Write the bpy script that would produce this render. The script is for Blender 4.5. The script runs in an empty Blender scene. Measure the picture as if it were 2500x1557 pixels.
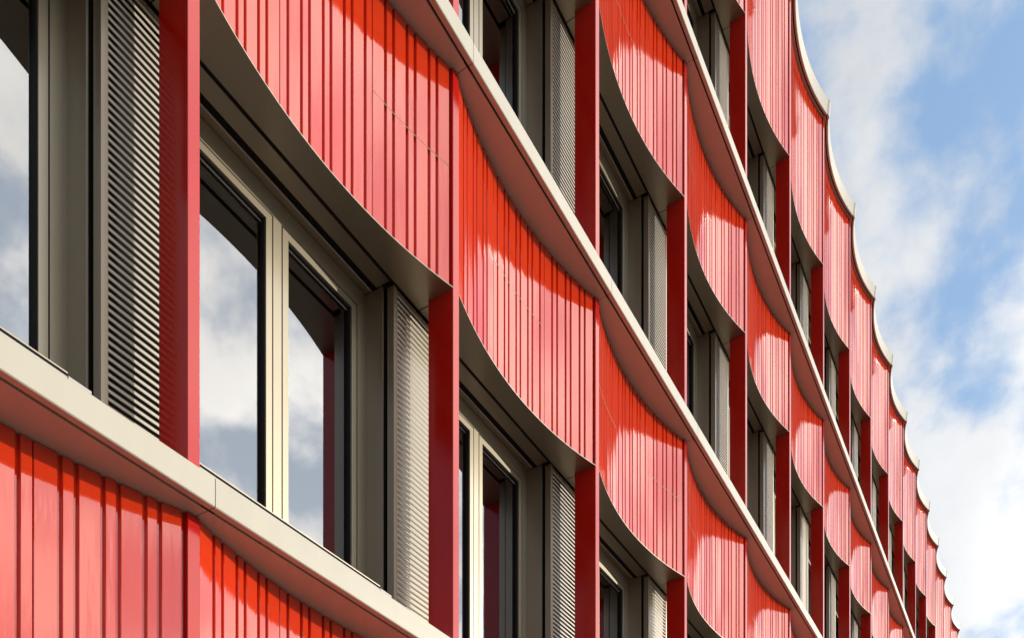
import bpy, math, random
from mathutils import Matrix, Vector
random.seed(7)
scene = bpy.context.scene
col = scene.collection

# ------------------------------------------------------------------ camera
D = 3.1                     # distance from the camera to the fin fronts, metres
EYE = 1.6
TH = math.radians(31.0234)
cam_d = bpy.data.cameras.new('camera')
cam = bpy.data.objects.new('camera', cam_d); col.objects.link(cam)
cam.location = (0, -D, EYE)
cam.rotation_euler = (math.radians(90), 0, TH - math.radians(90))
cam_d.sensor_width = 36; cam_d.lens = 2261.33/2500*36
cam_d.shift_y = (2577-778.5)/2500
cam_d.clip_start = 0.05; cam_d.clip_end = 5000
scene.camera = cam

# ------------------------------------------------------------------ light
SUN = Vector((1.0, -1.0, 0.29)).normalized()
SUN_EL = math.asin(SUN.z); SUN_ROT = math.atan2(SUN.x, SUN.y)
sl = bpy.data.lights.new('sun', 'SUN'); sl.energy = 3.7; sl.angle = math.radians(0.5); sl.color = (1.0, 0.935, 0.83)
so = bpy.data.objects.new('sun', sl); col.objects.link(so)
so.rotation_euler = SUN.to_track_quat('Z', 'Y').to_euler()

world = bpy.data.worlds.new('World'); scene.world = world; world.use_nodes = True
nt = world.node_tree; nt.nodes.clear()
def N(tree, typ, **kw):
    n = tree.nodes.new(typ)
    for k, v in kw.items(): setattr(n, k, v)
    return n
def math_n(tree, op, a, b=None, c=None, clamp=False):
    n = tree.nodes.new('ShaderNodeMath'); n.operation = op; n.use_clamp = clamp
    for i, v in enumerate((a, b, c)):
        if v is None: continue
        if isinstance(v, (int, float)): n.inputs[i].default_value = v
        else: tree.links.new(v, n.inputs[i])
    return n.outputs[0]
L = nt.links.new
tc = N(nt, 'ShaderNodeTexCoord')
sky = N(nt, 'ShaderNodeTexSky', sky_type='NISHITA'); sky.sun_disc = False
sky.sun_elevation = SUN_EL; sky.sun_rotation = SUN_ROT; sky.air_density = 1.0; sky.dust_density = 0.6; sky.ozone_density = 1.6
sep = N(nt, 'ShaderNodeSeparateXYZ'); L(tc.outputs['Generated'], sep.inputs[0])
zc = math_n(nt, 'ADD', math_n(nt, 'MAXIMUM', sep.outputs[2], 0.0), 0.55)
px = math_n(nt, 'DIVIDE', sep.outputs[0], zc); py = math_n(nt, 'DIVIDE', sep.outputs[1], zc)
cmb = N(nt, 'ShaderNodeCombineXYZ'); L(px, cmb.inputs[0]); L(py, cmb.inputs[1])
def noise(vec, scale, detail, rough, dist=0.0, off=(0, 0, 0), lac=2.0):
    mp = N(nt, 'ShaderNodeMapping'); mp.inputs['Location'].default_value = off; L(vec, mp.inputs[0])
    n = N(nt, 'ShaderNodeTexNoise'); n.noise_dimensions = '3D'
    n.inputs['Scale'].default_value = scale; n.inputs['Detail'].default_value = detail
    n.inputs['Roughness'].default_value = rough; n.inputs['Distortion'].default_value = dist
    n.inputs['Lacunarity'].default_value = lac
    L(mp.outputs[0], n.inputs[0]); return n.outputs[0]
CLOUD_OFF = (1.5, 9.2, 4.0)
n_big = noise(cmb.outputs[0], 4.2, 3, 0.5, 0.0, CLOUD_OFF)
n_mid = noise(cmb.outputs[0], 12.0, 8, 0.54, 0.1, (5.7, 9.7, 4.4))
mixn = math_n(nt, 'ADD', math_n(nt, 'MULTIPLY', n_big, 0.50), math_n(nt, 'MULTIPLY', n_mid, 0.50))
# more cloud towards the horizon
horiz = math_n(nt, 'MULTIPLY', math_n(nt, 'SUBTRACT', 0.62, sep.outputs[2]), 0.09)
dens = math_n(nt, 'ADD', mixn, horiz)
rmp = N(nt, 'ShaderNodeMapRange'); rmp.interpolation_type = 'SMOOTHSTEP'
rmp.inputs['From Min'].default_value = 0.412; rmp.inputs['From Max'].default_value = 0.548
L(dens, rmp.inputs['Value'])
# brightness of the cloud body: shaded bottoms and sunlit tops, brighter towards the sun
n_sh = noise(cmb.outputs[0], 3.1, 6, 0.55, 0.3, (1.1, 9.4, 2.0))
shade = N(nt, 'ShaderNodeMapRange'); shade.inputs['From Min'].default_value = 0.3; shade.inputs['From Max'].default_value = 0.7
shade.inputs['To Min'].default_value = 0.70; shade.inputs['To Max'].default_value = 1.02
L(n_sh, shade.inputs['Value'])
vdot = N(nt, 'ShaderNodeVectorMath', operation='DOT_PRODUCT'); L(tc.outputs['Generated'], vdot.inputs[0]); vdot.inputs[1].default_value = SUN
glow = math_n(nt, 'MULTIPLY', math_n(nt, 'POWER', math_n(nt, 'MAXIMUM', vdot.outputs['Value'], 0.0), 9.0), 12.0)
bright = math_n(nt, 'MULTIPLY', shade.outputs[0], math_n(nt, 'MINIMUM', math_n(nt, 'ADD', glow, 0.87), 2.9))
skyb = N(nt, 'ShaderNodeVectorMath', operation='SCALE'); L(sky.outputs[0], skyb.inputs[0]); skyb.inputs['Scale'].default_value = 0.15
veil = N(nt, 'ShaderNodeMixRGB'); veil.inputs[0].default_value = 0.55; 
vb = N(nt, 'ShaderNodeVectorMath', operation='SCALE'); vc = N(nt, 'ShaderNodeMixRGB'); vc.inputs[1].default_value = (0.36, 0.58, 0.92, 1); vc.inputs[2].default_value = (0.74, 0.80, 0.88, 1); L(math_n(nt, 'MULTIPLY', glow, 0.45, clamp=True), vc.inputs[0]); L(vc.outputs[0], vb.inputs[0]); L(math_n(nt, 'ADD', math_n(nt, 'MINIMUM', math_n(nt, 'MULTIPLY', glow, 0.45), 1.2), 1.16), vb.inputs['Scale']); L(vb.outputs[0], veil.inputs[2])
L(skyb.outputs[0], veil.inputs[1])
cc = N(nt, 'ShaderNodeVectorMath', operation='SCALE'); 
cw = N(nt, 'ShaderNodeMixRGB'); cw.inputs[1].default_value = (0.94, 0.97, 1.01, 1); cw.inputs[2].default_value = (1.04, 0.98, 0.90, 1)
L(math_n(nt, 'MULTIPLY', glow, 0.6, clamp=True), cw.inputs[0]); L(cw.outputs[0], cc.inputs[0]); L(bright, cc.inputs['Scale'])
mx = N(nt, 'ShaderNodeMixRGB'); L(rmp.outputs[0], mx.inputs[0]); L(veil.outputs[0], mx.inputs[1]); L(cc.outputs[0], mx.inputs[2])
bg = N(nt, 'ShaderNodeBackground'); bg.inputs['Strength'].default_value = 0.97; L(mx.outputs[0], bg.inputs['Color'])
wo = N(nt, 'ShaderNodeOutputWorld'); L(bg.outputs[0], wo.inputs['Surface'])

scene.view_settings.view_transform = 'Standard'; scene.view_settings.look = 'None'
scene.view_settings.exposure = 0.0; scene.view_settings.gamma = 1.0; scene.view_settings.use_curve_mapping = False
scene.render.engine = 'CYCLES'
scene.cycles.max_bounces = 8; scene.cycles.glossy_bounces = 5; scene.cycles.transparent_max_bounces = 12

# ------------------------------------------------------------------ materials
def pbr(name, color, rough=0.4, ior=1.5, metallic=0.0, bump=None, var=None, coat=0.0, coat_rough=0.05, rough_var=0.0, scale=(1, 1, 1)):
    m = bpy.data.materials.new(name); m.use_nodes = True; t = m.node_tree
    b = t.nodes['Principled BSDF']
    b.inputs['Base Color'].default_value = (*color, 1); b.inputs['Roughness'].default_value = rough
    b.inputs['IOR'].default_value = ior; b.inputs['Metallic'].default_value = metallic
    b.inputs['Coat Weight'].default_value = coat; b.inputs['Coat Roughness'].default_value = coat_rough
    geo = t.nodes.new('ShaderNodeNewGeometry')
    mp = t.nodes.new('ShaderNodeMapping'); mp.inputs['Scale'].default_value = scale
    t.links.new(geo.outputs['Position'], mp.inputs[0])
    if var:
        n = t.nodes.new('ShaderNodeTexNoise'); n.inputs['Scale'].default_value = var[0]; n.inputs['Detail'].default_value = 6
        t.links.new(mp.outputs[0], n.inputs[0])
        r = t.nodes.new('ShaderNodeMapRange'); r.inputs['From Min'].default_value = .3; r.inputs['From Max'].default_value = .7
        r.inputs['To Min'].default_value = 1-var[1]; r.inputs['To Max'].default_value = 1+var[1]*.5
        t.links.new(n.outputs[0], r.inputs[0])
        s = t.nodes.new('ShaderNodeVectorMath'); s.operation = 'SCALE'; s.inputs[0].default_value = color
        t.links.new(r.outputs[0], s.inputs['Scale']); t.links.new(s.outputs[0], b.inputs['Base Color'])
        if rough_var:
            r2 = t.nodes.new('ShaderNodeMapRange'); r2.inputs['From Min'].default_value = .3; r2.inputs['From Max'].default_value = .7
            r2.inputs['To Min'].default_value = rough-rough_var; r2.inputs['To Max'].default_value = rough+rough_var
            t.links.new(n.outputs[0], r2.inputs[0]); t.links.new(r2.outputs[0], b.inputs['Roughness'])
    if bump:
        last = None
        for sc_, st, dist in bump:
            n = t.nodes.new('ShaderNodeTexNoise'); n.inputs['Scale'].default_value = sc_; n.inputs['Detail'].default_value = 2
            t.links.new(mp.outputs[0], n.inputs[0])
            bp = t.nodes.new('ShaderNodeBump'); bp.inputs['Strength'].default_value = st; bp.inputs['Distance'].default_value = dist
            t.links.new(n.outputs[0], bp.inputs['Height'])
            if last: t.links.new(last.outputs[0], bp.inputs['Normal'])
            last = bp
        t.links.new(last.outputs[0], b.inputs['Normal'])
    return m

M_RED = pbr('red enamelled sheet', (0.66, 0.037, 0.006), 0.075, 1.97, var=(3.0, 0.07), rough_var=0.03,
            bump=[(5.0, 0.5, 0.0016), (20.0, 0.5, 0.0015), (110.0, 0.5, 0.00022)], scale=(1, 1, 0.12))
M_FIN = pbr('dark red painted aluminium', (0.50, 0.006, 0.002), 0.16, 1.62, var=(4.0, 0.06), bump=[(70.0, 0.2, 0.0002)])
M_CHAMP = pbr('champagne painted aluminium', (0.355, 0.305, 0.215), 0.45, 1.5, 0.80, coat=1.0, coat_rough=0.20, var=(2.0, 0.05), bump=[(90.0, 0.15, 0.0002)])
M_LEDGE = pbr('cream painted aluminium', (0.51, 0.47, 0.375), 0.27, 1.5, var=(7.0, 0.04), bump=[(80.0, 0.15, 0.0002)], scale=(1, 1, .3))
M_SLAT = pbr('louvre slat paint', (0.50, 0.45, 0.36), 0.45, 1.5, var=(5.0, 0.05))
M_DARK = pbr('black rubber and shadow gap', (0.012, 0.010, 0.008), 0.7)
M_GASKET = pbr('black window gasket', (0.018, 0.017, 0.015), 0.45)
for _m in (M_DARK, M_GASKET): _m.node_tree.nodes['Principled BSDF'].inputs['Specular IOR Level'].default_value = 0.08
M_OCHRE = pbr('ochre joint strip', (0.32, 0.20, 0.07), 0.6)
M_TRIM = pbr('grey aluminium trim', (0.50, 0.48, 0.44), 0.3, var=(8, .05))
M_INT = pbr('grey plaster inside', (0.16, 0.14, 0.12), 0.8, var=(3, .1))
M_CEIL = pbr('grey ceiling inside', (0.22, 0.20, 0.17), 0.8)
M_CONC = pbr('concrete core', (0.30, 0.28, 0.25), 0.9, var=(2, .1))
M_PAVE = pbr('grey paving stone', (0.15, 0.14, 0.12), 0.85, var=(6, .18), bump=[(30, .4, .002)])
M_KERB = pbr('granite kerb', (0.28, 0.27, 0.25), 0.8, var=(30, .2))
M_ROAD = pbr('asphalt', (0.055, 0.054, 0.052), 0.9, var=(25, .25), bump=[(120, .5, .003)])
M_GRND = pbr('dry ground', (0.09, 0.09, 0.07), 0.9, var=(.3, .2))
M_PAINT = pbr('white road paint', (0.75, 0.75, 0.72), 0.7, var=(20, .1))

def glass_mat(name, ior, tint):
    m = bpy.data.materials.new(name); m.use_nodes = True; t = m.node_tree; t.nodes.clear()
    o = t.nodes.new('ShaderNodeOutputMaterial'); mixs = t.nodes.new('ShaderNodeMixShader')
    tr = t.nodes.new('ShaderNodeBsdfTransparent'); tr.inputs[0].default_value = (*tint, 1)
    gl = t.nodes.new('ShaderNodeBsdfGlossy'); gl.inputs['Roughness'].default_value = 0.0; gl.inputs['Color'].default_value = (0.93, 0.96, 1, 1)
    fr = t.nodes.new('ShaderNodeFresnel'); fr.inputs['IOR'].default_value = ior
    geo = t.nodes.new('ShaderNodeNewGeometry')
    n = t.nodes.new('ShaderNodeTexNoise'); n.inputs['Scale'].default_value = 0.9; n.inputs['Detail'].default_value = 1
    t.links.new(geo.outputs['Position'], n.inputs[0])
    bp = t.nodes.new('ShaderNodeBump'); bp.inputs['Strength'].default_value = 0.15; bp.inputs['Distance'].default_value = 0.004
    t.links.new(n.outputs[0], bp.inputs['Height']); t.links.new(bp.outputs[0], gl.inputs['Normal'])
    t.links.new(fr.outputs[0], mixs.inputs[0]); t.links.new(tr.outputs[0], mixs.inputs[1]); t.links.new(gl.outputs[0], mixs.inputs[2])
    t.links.new(mixs.outputs[0], o.inputs[0]); return m
M_GLASS = glass_mat('outer window glass', 4.0, (0.82, 0.84, 0.82))
M_GLASS2 = glass_mat('inner window glass', 3.0, (0.62, 0.62, 0.58))

# ------------------------------------------------------------------ mesh helper
class MB:
    """collects faces and links them as ONE mesh object"""
    def __init__(s): s.v = []; s.f = []; s.mi = []; s.sm = []
    def quad(s, pts, mi=0, sm=False):
        n = len(s.v); s.v += [tuple(p) for p in pts]; s.f.append(tuple(range(n, n+len(pts)))); s.mi.append(mi); s.sm.append(sm)
    def box(s, x0, x1, y0, y1, z0, z1, mi=0):
        n = len(s.v)
        s.v += [(x, y, z) for z in (z0, z1) for (x, y) in ((x0, y0), (x1, y0), (x1, y1), (x0, y1))]
        for q in ((3, 2, 1, 0), (4, 5, 6, 7), (0, 1, 5, 4), (1, 2, 6, 5), (2, 3, 7, 6), (3, 0, 4, 7)):
            s.f.append(tuple(n+i for i in q)); s.mi.append(mi); s.sm.append(False)
    def bbox(s, x0, x1, y0, y1, z0, z1, b=0.002, mi=0):
        """upright bar with its four long vertical edges chamfered"""
        ring = [(x0+b, y0), (x1-b, y0), (x1, y0+b), (x1, y1-b), (x1-b, y1), (x0+b, y1), (x0, y1-b), (x0, y0+b)]
        n = len(s.v); s.v += [(x, y, z) for z in (z0, z1) for x, y in ring]
        for i in range(8):
            j = (i+1) % 8; s.f.append((n+i, n+j, n+8+j, n+8+i)); s.mi.append(mi); s.sm.append(False)
        s.f.append(tuple(n+i for i in range(7, -1, -1))); s.mi.append(mi); s.sm.append(False)
        s.f.append(tuple(n+8+i for i in range(8))); s.mi.append(mi); s.sm.append(False)
    def sheet(s, rows, mi=0, sm=True):
        """grid of points with shared vertices"""
        n = len(s.v); w = len(rows[0])
        for r in rows: s.v += [tuple(p) for p in r]
        for j in range(len(rows)-1):
            for i in range(w-1):
                a = n+j*w+i; s.f.append((a, a+1, a+w+1, a+w)); s.mi.append(mi); s.sm.append(sm)
    def add(s, o, mat):
        n = len(s.v); s.v += [tuple(mat @ Vector(p)) for p in o.v]; s.f += [tuple(i+n for i in q) for q in o.f]; s.mi += o.mi; s.sm += o.sm
    def mesh(s, name, mats):
        me = bpy.data.meshes.new(name); me.from_pydata(s.v, [], s.f)
        for m in (mats if isinstance(mats, (list, tuple)) else [mats]): me.materials.append(m)
        me.polygons.foreach_set('material_index', s.mi); me.polygons.foreach_set('use_smooth', s.sm); me.update(); return me
def put(name, me, parent=None, loc=(0, 0, 0), rz=0.0, kind=None):
    o = bpy.data.objects.new(name, me); col.objects.link(o)
    if parent is not None: o.parent = parent
    o.location = loc; o.rotation_euler = (0, 0, rz)
    if kind: o['kind'] = kind
    return o

# ------------------------------------------------------------------ facade measures (units of D)
P = 0.6165
FR1 = 1.4665                      # right edge of fin 1
FW = 0.0205; FD = 0.058
def FR(k): return FR1 + (k-1)*P
def FL(k): return FR(k) - FW
F = 1.1505
def HS(r): return 1.4545 + (r-1)*F           # soffit over window row r
BT, BB = 0.761, 0.722                         # ledge 1 top / bottom
def LT(r): return BT + (r-1)*F                # ledge under window row r
def LB(r): return BB + (r-1)*F
ROOF = 4.452; COPH = 0.071
SAG = 0.0415
CH = P - FW                                   # clear chord of a scallop
RAD = ((CH/2)**2 + SAG**2)/(2*SAG)
def arc_y(s, off=0.0):                        # s = 0..CH from the near fin
    return SAG - RAD + math.sqrt(max(0, (RAD+off)**2 - (s-CH/2)**2))
K0, K1 = -5, 22                               # bays K0..K1-1; bay k runs from fin k to fin k+1
def X(t): return t*D
def Z(h): return h*D + EYE

building = bpy.data.objects.new('office_building', None); col.objects.link(building)
building['label'] = 'long office building with scalloped glossy red ribbed panels, dark red fins and cream ledges'
building['category'] = 'building'

# ---- core, floors and rooms -------------------------------------------------
xa, xb = X(FR(K0))-1.0, X(FR(K1))+1.0
m = MB()
m.box(xa, xb, 0.155*D+2.8, 0.155*D+12, 0.0, Z(ROOF)-0.1)
m.box(xa, xa+.3, 0.40, 0.155*D+2.8, 0.0, Z(ROOF)-0.1); m.box(xb-.3, xb, 0.40, 0.155*D+2.8, 0.0, Z(ROOF)-0.1)
put('core', m.mesh('core', M_INT), building)
for r in range(-1, 4):
    m = MB(); z1 = Z(LB(r+1))-.02 if r >= 0 else 0.30
    z0 = Z(HS(r))+0.05 if r >= 0 else 0.0
    m.box(xa+.3, xb-.3, 0.125*D if r >= 0 else .10*D, 0.155*D+2.8, z0, z1 if r < 3 else Z(ROOF)-0.15)
    put('floor_slab', m.mesh('floor_slab', M_CEIL), building)
# partition walls between rooms every three bays
for k in range(K0, K1, 3):
    m = MB()
    for r in range(0, 4):
        zb = Z(LB(r))-.02 if r > 0 else 0.30
        m.box(X(FR(k))-.06, X(FR(k))+.06, 0.17*D, 0.155*D+2.8, zb, Z(HS(r))+.05)
    put('partition_wall', m.mesh('partition_wall', M_INT), building)
m = MB(); m.box(xa, xb, 0.055*D, 0.10*D-.002, 0.0, Z(-0.389)-0.12)
put('plinth', m.mesh('plinth', M_CONC), building)

# ---- fins -------------------------------------------------------------------
def fin_mesh(z0, z1):
    m = MB(); m.bbox(-FW*D, 0, 0, FD*D, z0, z1, 0.0025); return m.mesh('fin', M_FIN)
fm = {}
for r in range(0, 4):
    z0 = Z(LT(r))+.002 if r > 0 else Z(LT(0))+.002
    z1 = (Z(LB(r+1)) if r < 3 else Z(ROOF))-.004
    fm[r] = fin_mesh(z0, z1)
    for k in range(K0, K1+1):
        put('fin', fm[r], building, (X(FR(k)), 0, 0))

# ---- ledges -----------------------------------------------------------------
def ledge_mesh():
    """one length of ledge, fin centre to fin centre, heights from 0 = underside"""
    m = MB(); x0, x1 = 0.0022, P*D-0.0022; hh = (BT-BB)*D
    c = 0.004
    prof = [(-.037*D, c), (-.037*D, hh-c), (-.037*D+c, hh), (.150*D, hh+.004), (.150*D, hh-.01), (.0849*D, hh-.012),
            (.0849*D, 0.0), (-.0215*D, 0.0), (-.0215*D, .016), (-.0262*D, .016), (-.0262*D, 0.0), (-.037*D+c, 0.0)]
    n = len(prof)
    for i in range(n):
        a, b = prof[i], prof[(i+1) % n]
        m.quad([(x0, a[0], a[1]), (x0, b[0], b[1]), (x1, b[0], b[1]), (x1, a[0], a[1])][::-1], mi=1 if i in (8,) else 0)
    m.quad([(x0, p[0], p[1]) for p in prof], 0); m.quad([(x1, p[0], p[1]) for p in prof][::-1], 0)
    # splice plate behind the joint
    m.box(x1-.03, x1+.035, -.037*D+.006, .08*D, .004, hh-.006, 1)
    return m.mesh('ledge', [M_LEDGE, M_DARK])
lm = ledge_mesh()
for r in range(0, 4):
    for k in range(K0, K1):
        put('ledge', lm, building, (X(FR(k)-FW/2+.004), 0, Z(LB(r))))

# ---- coping -----------------------------------------------------------------
def coping_mesh():
    m = MB(); pts = []
    O = .021
    J = .007                                         # joint just before the fin
    xs = [(-FW-J+.0006, None), (-FW+.001, None), (-.001, None)]
    top = []
    path = [(-FW-J+.0008, arc_y(CH-J+.0008)-O), (-FW-.004, -O+.001), (-FW+.001, -O-.004), (-.001, -O-.004), (.005, -O+.001)]
    for i in range(1, 29):
        s = .005 + (CH-J-.005)*i/28.
        path.append((s, arc_y(s)-O))
    def row(dy, z, dz=0): return [(x*D, (y+dy)*D, z) for x, y in path]
    hh = COPH*D; sm = True
    T = -.006                                        # the face leans out towards its rounded top
    m.sheet([row(0, .006), row(T, hh-.022)][::-1], 0)
    m.sheet([row(T+.002, hh-.006), row(T, hh-.022)], 0)
    m.sheet([row(T+.006, hh), row(T+.002, hh-.006)], 0)
    m.sheet([row(0.16, hh+.02), row(T+.006, hh)], 0)
    m.sheet([row(0, .006), row(0.002, 0)], 0)
    m.sheet([row(0.002, 0), row(0.0095, 0)], 0)
    m.sheet([row(0.0095, 0), row(0.0095, .020)], 1)
    m.sheet([row(0.0095, .020), row(0.0150, .020)], 1)
    m.sheet([row(0.0150, .020), row(0.0150, .003)], 1)
    m.sheet([row(0.0150, .003), row(0.07, .003)], 0)
    for e in (0, -1):
        x, y = path[e]; q = [(x*D, y*D, .006), (x*D, y*D, hh-.012), (x*D, (y+.002)*D, hh), (x*D, (y+.1)*D, hh+.01), (x*D, (y+.1)*D, 0.006)]
        m.quad(q if e else q[::-1])
    m.sheet([[(x*D, (y+.008)*D, z) for x, y in [(path[-1][0]-.01, path[-1][1]), (path[-1][0]+.012, path[-1][1]+.001)]] for z in (.01, hh-.02)], 1)
    return m.mesh('coping', [M_LEDGE, M_DARK])
cm = coping_mesh()
for k in range(K0, K1):
    put('coping', cm, building, (X(FR(k)), 0, Z(ROOF)))
m = MB(); m.box(xa, xb, .10*D, .155*D+12, Z(ROOF)-.15, Z(ROOF)+.1)
put('roof', m.mesh('roof', M_CONC), building)

# ---- spandrels --------------------------------------------------------------
G = [.0030, .0350, .0545, .0870, .1055, .1365, .1555, .1858, .2050, .2370, .2562, .2890, .3073, .3395, .3580, .3895, .4070, .4385, .4580, .4905, .5097, .5430, .5617, .5905]
JOINT = {7: 1, 16: 1}
GW = .0060; GJ = .0012
RIBY = .0036; RIBD = .0055
def rib_geo(w, h):
    """rib curved with the scallop, centre of the front face at the origin, width w (units of D), height h (m)"""
    m = MB(); n = 3; R = RAD*D*4; W = w*D; dep = RIBD*D; c = .0022
    def P2(a, d): return (R+d)*math.sin(a), (R+d)*math.cos(a)-R     # d<0 toward the street
    front = [P2((-W/2+c + (W-2*c)*i/n)/R, 0) for i in range(n+1)]
    # y axis: into the building is positive, so the front face sits at y=0 and the back at y=dep
    m.sheet([[(x, y, 0) for x, y in front], [(x, y, h) for x, y in front]], 0)
    for sgn in (-1, 1):
        e = P2(sgn*(W/2-c)/R, 0); f2 = P2(sgn*W/2/R, c); b = P2(sgn*W/2/R*(1.0), dep)
        q1 = [(e[0], e[1], 0), (f2[0], f2[1], 0), (f2[0], f2[1], h), (e[0], e[1], h)]
        q2 = [(f2[0], f2[1], 0), (b[0], b[1], 0), (b[0], b[1], h), (f2[0], f2[1], h)]
        m.quad(q1 if sgn > 0 else q1[::-1]); m.quad(q2 if sgn > 0 else q2[::-1])
    bl, br = P2(-W/2/R, dep), P2(W/2/R, dep)
    for z, rev in ((0, 0), (h, 1)):
        q = [(x, y, z) for x, y in front] + [(br[0], br[1], z), (bl[0], bl[1], z)]
        m.quad(q[::-1] if not rev else q)
    return m
def rib_frame(i, j=None):
    a, b = G[i], G[i+1]
    ga = GJ/2 if i in JOINT else GW/2
    gb = GJ/2 if (i+1) in JOINT else GW/2
    if i == 0: ga = 0
    if i == len(G)-2: gb = 0
    sc, w = ((a+ga)+(b-gb))/2, (b-gb)-(a+ga)
    ang = math.asin((sc-CH/2)/(RAD+RIBY))
    return sc, w/math.cos(ang), ang
def top_h(r): return (LB(r+1) if r < 3 else ROOF)
JH = .2255                                  # height of the horizontal joint over the soffit (units of D)
SP_Z0 = .006
def cassette(i): return 0 if i < 7 else (1 if i < 16 else 2)
def joints(r, k):
    table = {(1, 0): (2,), (1, 1): (1,), (1, 2): (0, 2), (0, -1): (), (0, 0): (), (1, 3): (0,), (2, 2): (1,), (2, 3): (0,), (1, 4): (2, 1), (2, 4): (2,), (2, 5): (0,), (1, 5): (0, 2)}
    if (r, k) in table: return table[(r, k)]
    return [(2,), (0,), (1,), (0, 2), (2,), (1,)][(r*5+k*3) % 6]
_rib = {}
def rib_mesh(w, h):
    key = (round(w, 5), round(h, 4))
    if key not in _rib: _rib[key] = rib_geo(w, h)
    return _rib[key]
_ribme = {}
def soffit_mesh():
    """curved soffit sheet with a fine lip, its back edge straight, z=0 is the underside"""
    m = MB(); n = 28; th = .006
    ss = [CH*i/n for i in range(n+1)]
    lo = [[(s*D, arc_y(s)*D, 0) for s in ss], [(s*D, .0872*D, 0) for s in ss]]
    m.sheet([lo[1], lo[0]][::-1], 0, False)
    m.sheet([[(x, y, th) for x, y, _ in lo[1]], [(x, y, th) for x, y, _ in lo[0]]], 0, False)
    m.sheet([lo[0], [(x, y, th) for x, y, _ in lo[0]]], 0, True)
    m.sheet([[(x, y, th+.02) for x, y, _ in lo[1]], [(x, y, 0) for x, y, _ in lo[1]]], 0, False)
    # strips beside and behind the fin
    a, b = -FW/2+.0012, 0
    m.box(a*D, b*D, FD*D+.004, .0872*D, 0, th)
    a, b = CH, CH+FW/2-.0012
    m.box(a*D, b*D, FD*D+.004, .0872*D, 0, th)
    return m.mesh('soffit_panel', M_CHAMP)
sofm = soffit_mesh()
def back_mesh(h):
    m = MB(); n = 28; y0 = RIBY+RIBD-.0004
    ss = [CH*i/n for i in range(n+1)]
    m.sheet([[(s*D, (arc_y(s)+y0)*D, 0) for s in ss], [(s*D, (arc_y(s)+y0)*D, h) for s in ss]], 0, True)
    m.sheet([[(s*D, .0872*D, h) for s in ss], [(s*D, .0872*D, 0) for s in ss]], 0, False)
    for s in (0, CH):
        q = [(s*D, (arc_y(s)+y0)*D, 0), (s*D, .0872*D, 0), (s*D, .0872*D, h), (s*D, (arc_y(s)+y0)*D, h)]
        m.quad(q if s else q[::-1])
    return m.mesh('backing_panel', M_RED)
def seal_mesh(c):
    a, b = [(0, 7), (7, 16), (16, 23)][c]
    s0, s1 = G[a]+.0006, G[b]-.0006; m = MB(); n = 14; pts = [s0+(s1-s0)*i/n for i in range(n+1)]; y0 = RIBY+.0001
    m.sheet([[(s*D, (arc_y(s)+y0)*D, 0) for s in pts], [(s*D, (arc_y(s)+y0)*D, .0048) for s in pts]], 0, True)
    m.sheet([[(s*D, (arc_y(s)+RIBY+RIBD)*D, 0) for s in pts], [(s*D, (arc_y(s)+y0)*D, 0) for s in pts]], 0, False)
    return m.mesh('joint_seal', M_OCHRE)
seals = [seal_mesh(c) for c in range(3)]
backs = {r: back_mesh(Z(top_h(r))-Z(HS(r))-SP_Z0-(.002 if r < 3 else -.03)) for r in range(4)}
NEAR = [(1, 0), (1, 1), (0, -1), (0, 0), (1, 2), (2, 2), (1, 3), (2, 3), (2, 4)]
rest = MB(); n_ribs = 0
for r in range(4):
    for k in range(K0, K1):
        sp = put('spandrel', backs[r], building, (X(FR(k)), 0, Z(HS(r))+SP_Z0))
        put('soffit_panel', sofm, sp, (0, 0, -SP_Z0))
        hh = Z(top_h(r))-Z(HS(r))-SP_Z0-(.003 if r < 3 else -.03); jz = JH*D; js = joints(r, k)
        for c in js: put('joint_seal', seals[c], sp, (0, 0, jz-.0028))
        rng = random.Random(r*100+k)
        for i in range(len(G)-1):
            sc, w, ang = rib_frame(i)
            segs = [(0, jz-.0028), (jz+.0028, hh-jz-.0028)] if cassette(i) in js else [(0, hh)]
            for z0, h in segs:
                y = arc_y(sc, 0)+RIBY
                tilt = rng.uniform(-.009, .009)
                if (r, k) in NEAR:
                    key = (round(w, 5), round(h, 4))
                    if key not in _ribme: _ribme[key] = rib_mesh(w, h).mesh('rib', M_RED)
                    o = put('rib', _ribme[key], sp, (sc*D, y*D, z0), -ang+tilt); n_ribs += 1
                else:
                    rest.add(rib_mesh(w, h), Matrix.Translation((X(FR(k))+sc*D, y*D, Z(HS(r))+SP_Z0+z0)) @ Matrix.Rotation(-ang+tilt, 4, 'Z'))
put('ribs', rest.mesh('ribs', M_RED), building, kind='stuff')
print('ribs as parts', n_ribs)

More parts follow.
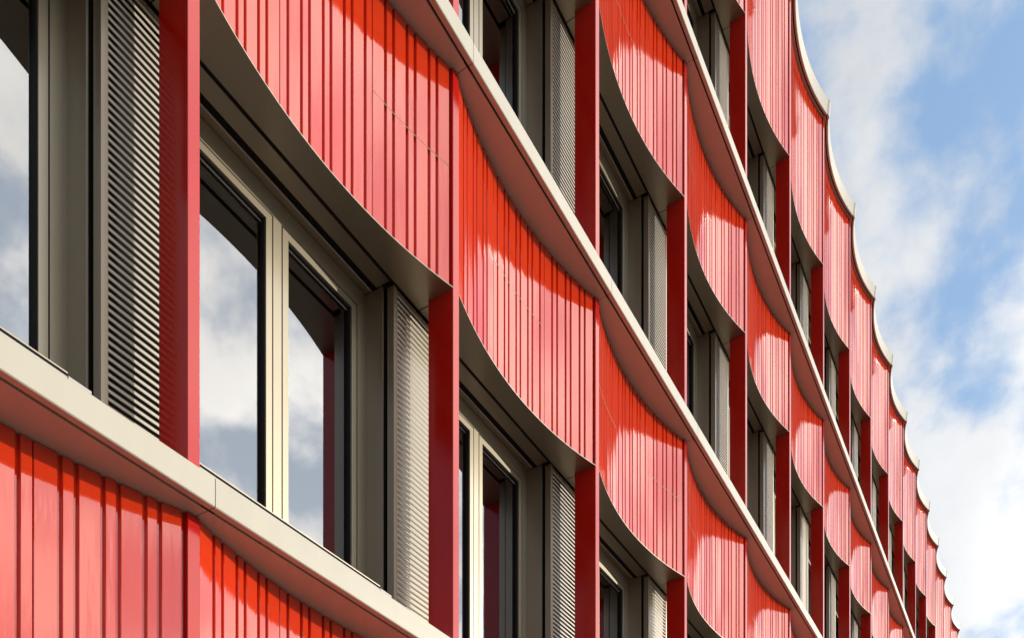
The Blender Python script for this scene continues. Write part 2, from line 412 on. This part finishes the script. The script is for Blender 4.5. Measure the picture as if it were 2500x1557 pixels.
# ---- windows ----------------------------------------------------------------
# measured in bay 0, relative to FR(0)=0.85
B = FR(0)
YW = .153
wl, wr = .9133-B, 1.3743-B
sl0, sr0 = .9376-B, 1.1338-B          # first sash
mu0, mu1 = 1.1338-B, 1.1538-B
sl1, sr1 = 1.1538-B, 1.3500-B
SASH = .0158
HFR, HSASH = .0350, .0150             # frame depth below soffit, sash height
def window_frame():
    m = MB(); H = (1.4545-.761)*D; top = H
    y0, y1 = YW*D, (YW+.022)*D
    m.box(wl*D, sl0*D, y0, y1, .02, top); m.box(sr1*D, wr*D, y0, y1, .02, top)
    m.box(sl0*D, sr1*D, y0, y1, top-HFR*D, top); m.box(sl0*D, sr1*D, y0, y1, .02, .02*D)
    m.box(mu0*D+.0015, mu1*D-.0015, y0+.0006, y1, .02*D, top-HFR*D)
    # dark joint round the sashes
    for a, b in ((sl0, sr0), (sl1, sr1)):
        for q in ((a, a+.0030), (b-.0030, b)):
            m.box(q[0]*D, q[1]*D, y0+.0012, y1-.01, .02*D, top-HFR*D, 1)
        m.box(a*D, b*D, y0+.0012, y1-.01, top-HFR*D-.0075, top-HFR*D, 1)
    return m.mesh('window', [M_CHAMP, M_GASKET])
def sash_mesh(a, b):
    m = MB(); H = (1.4545-.761)*D; z1 = H-HFR*D-.0075; z0 = .02*D+.0035; x0, x1 = a*D+.0075, b*D-.0075; w = SASH*D; y0, y1 = YW*D+.0003, (YW+.020)*D
    s = (HSASH)*D-.0075
    m.box(x0, x0+w-.0075, y0, y1-.02, z0, z1); m.box(x1-w+.0075, x1, y0, y1-.02, z0, z1)
    m.box(x0+w-.0075, x1-w+.0075, y0, y1-.02, z1-s, z1); m.box(x0+w-.0075, x1-w+.0075, y0, y1-.02, z0, z0+s)
    # stepped gasket, then a thin spacer line
    xi0, xi1 = x0+w-.0075, x1-w+.0075; zi0, zi1 = z0+s, z1-s
    g = .006
    ya, yb = y0+.012, y0+.055
    for q in ((xi0, xi0+g), (xi1-g, xi1)): m.box(q[0], q[1], ya, yb, zi0, zi1, 1)
    m.box(xi0+g, xi1-g, ya, yb, zi1-g, zi1, 1); m.box(xi0+g, xi1-g, ya, yb, zi0, zi0+g, 1)
    m.box(xi0+g, xi1-g, y0+.030, yb, zi1-g-.004, zi1-g-.0005, 2)
    return m.mesh('sash', [M_CHAMP, M_GASKET, M_TRIM]), (xi0+g*.5, xi1-g*.5, zi0+g*.5, zi1-g*.5, y0)
sash = [sash_mesh(sl0, sr0), sash_mesh(sl1, sr1)]
def pane_mesh(d):
    x0, x1, z0, z1, y0 = d; m = MB()
    y = y0+.034
    m.quad([(x0, y, z0), (x1, y, z0), (x1, y, z1), (x0, y, z1)]); 
    y = y0+.052
    m.quad([(x0, y, z0), (x1, y, z0), (x1, y, z1), (x0, y, z1)], 1)
    e = 0.0
    return m.mesh('pane', [M_GLASS, M_GLASS2])
panes = [pane_mesh(s_[1]) for s_ in sash]
def head_mesh():
    """blind box and slot under the head, z=0 is the soffit level"""
    m = MB(); x0, x1 = (wl-.004)*D, (1.3718-B)*D
    m.box(x0, x1, .0945*D, .1245*D, .001, .06)
    m.box(x0, x1, .1375*D, .1390*D, -.002, .06, 2)
    m.box(x0-.01, (1.378-B)*D, .080*D, YW*D, .055, .07, 1)
    m.box(x0-.01, (1.378-B)*D, .0874*D, .0943*D, .005, .054, 1); m.box(x0-.01, (1.378-B)*D, .1247*D, .1373*D, .004, .054, 1)
    m.box(x0, x1+.004, .1391*D, YW*D-.001, .0015, .05)
    return m.mesh('blind_box', [M_CHAMP, M_DARK, M_TRIM])
def jamb_mesh(x, s_):
    m = MB(); H = (1.4545-.761)*D
    if True:
        a, b = sorted((x*D, (x+s_*.0035)*D))
        m.box(a, b, .1120*D, (YW+.022)*D, .0, H-.001)
        a, b = sorted(((x+s_*.0012)*D, (x+s_*.03)*D))
        m.box(a, b, .113*D, .125*D, .0, H-.001, 1)
    return m.mesh('jamb', [M_CHAMP, M_DARK])
def sill_mesh():
    m = MB()
    m.box((wl)*D, (1.3718-B-.045)*D, .080*D, .0835*D, .0, .0935*D, 0)
    m.box((wl)*D, (1.3718-B-.045)*D, .0790*D, .0840*D, .0967*D, .0985*D, 2)
    m.box((wl)*D, (1.3718-B-.045)*D, .0797*D, .0836*D, .0936*D, .0966*D, 1)
    m.box((1.3718-B-.044)*D, (1.3718-B-.012)*D, .079*D, .0805*D, .0, .0945*D, 0)
    return m.mesh('sill', [M_TRIM, M_DARK, M_CHAMP])
wf, hm, jms, sm_ = window_frame(), head_mesh(), (jamb_mesh(wr, 1), jamb_mesh(wl, -1)), sill_mesh()
for r in range(4):
    for k in range(K0, K1):
        zb = Z(LT(r)); zt = Z(HS(r))
        w = put('window', wf, building, (X(FR(k)), 0, zt-(1.4545-.761)*D))
        for i in (0, 1):
            s_ = put('sash', sash[i][0], w); put('pane', panes[i], w)
        put('blind_box', hm, w, (0, 0, (1.4545-.761)*D)); put('jamb', jms[0], w); put('jamb', jms[1], w); put('sill', sm_, w)

# ---- louvre cassettes behind the fins --------------------------------------
LC0, LC1 = 1.3811-FR1, 1.3811-FR1+.1500
H_L = (1.4545-.761)*D
PITCH = .01075*D
def cassette_mesh(backing=1):
    m = MB(); x0, x1 = LC0*D, LC1*D; w = .0110*D; y0, y1 = .0900*D, .1065*D
    top = H_L-.012
    m.bbox(x0, x0+w, y0, y1, .0, H_L-.004, .0015); m.bbox(x1-w, x1, y0, y1, .0, H_L-.004, .0015)
    m.box(x0+w, x1-w, y0+.002, y1, top-.020, top); m.box(x0+w, x1-w, y0+.002, y1, .0, .02)
    m.box(x0+.01, x1-.01, y1, y1+.004, .0, H_L-.02, 1)
    m.box(x0-.012, x1+.012, y1+.02, y1+.03, 0, H_L, 1)
    return m.mesh('louvre_cassette', [M_CHAMP, M_DARK])
lcm = cassette_mesh()
def slat_geo():
    m = MB(); x0, x1 = (LC0+.0110)*D, (LC1-.0110)*D; y0 = .0912*D
    m.box(x0, x1, y0, y0+.0025, 0, .0135); return m
slm = slat_geo().mesh('louvre_slat', M_SLAT)
NSL = int((H_L-.012-.020-.022)/PITCH)
zs = [H_L-.012-.020-.0165-i*PITCH for i in range(NSL)]
js_ = MB()
for z in zs: js_.add(slat_geo(), Matrix.Translation((0, 0, z)))
jsm = js_.mesh('louvre_slats', M_SLAT)
fl = MB(); fl.box((LC0+.011)*D, (LC1-.011)*D, .0912*D+.016, .0912*D+.019, .02, H_L-.034)
flm = fl.mesh('ventilation_flap', M_CHAMP)
for r in range(4):
    for k in range(K0, K1+1):
        c = put('louvre_cassette', lcm, building, (X(FR(k)), 0, Z(HS(r))-H_L))
        if (r, k) in ((1, 0), (1, 1), (1, 2), (2, 2)):
            for z in zs: put('louvre_slat', slm, c, (0, 0, z))
        else:
            put('louvre_slats', jsm, c, kind='stuff')
        if (r, k) in ((1, 1),) or (r*7+k*5) % 11 == 0 and (r, k) not in ((1, 0), (1, 2), (2, 2)):
            put('ventilation_flap', flm, c)

# ------------------------------------------------------------------ street
def setting(name, m, mat):
    o = put(name, m.mesh(name, mat)); o['kind'] = 'structure'; return o
m = MB(); m.quad([(-1500, -1500, -.12), (1500, -1500, -.12), (1500, 1500, -.12), (-1500, 1500, -.12)]); setting('ground', m, M_GRND)
m = MB(); m.box(-300, 300, -5.2, .30, -.119, 0.0); setting('pavement', m, M_PAVE)
m = MB(); m.box(-300, 300, -5.36, -5.203, -.118, .004); setting('kerb', m, M_KERB)
m = MB(); m.box(-300, 300, -13.5, -5.363, -.118, -.110); setting('road', m, M_ROAD)
m = MB()
for i in range(-20, 40): m.box(i*6, i*6+3, -9.5, -9.38, -.109, -.106)
setting('road_markings', m, M_PAINT)
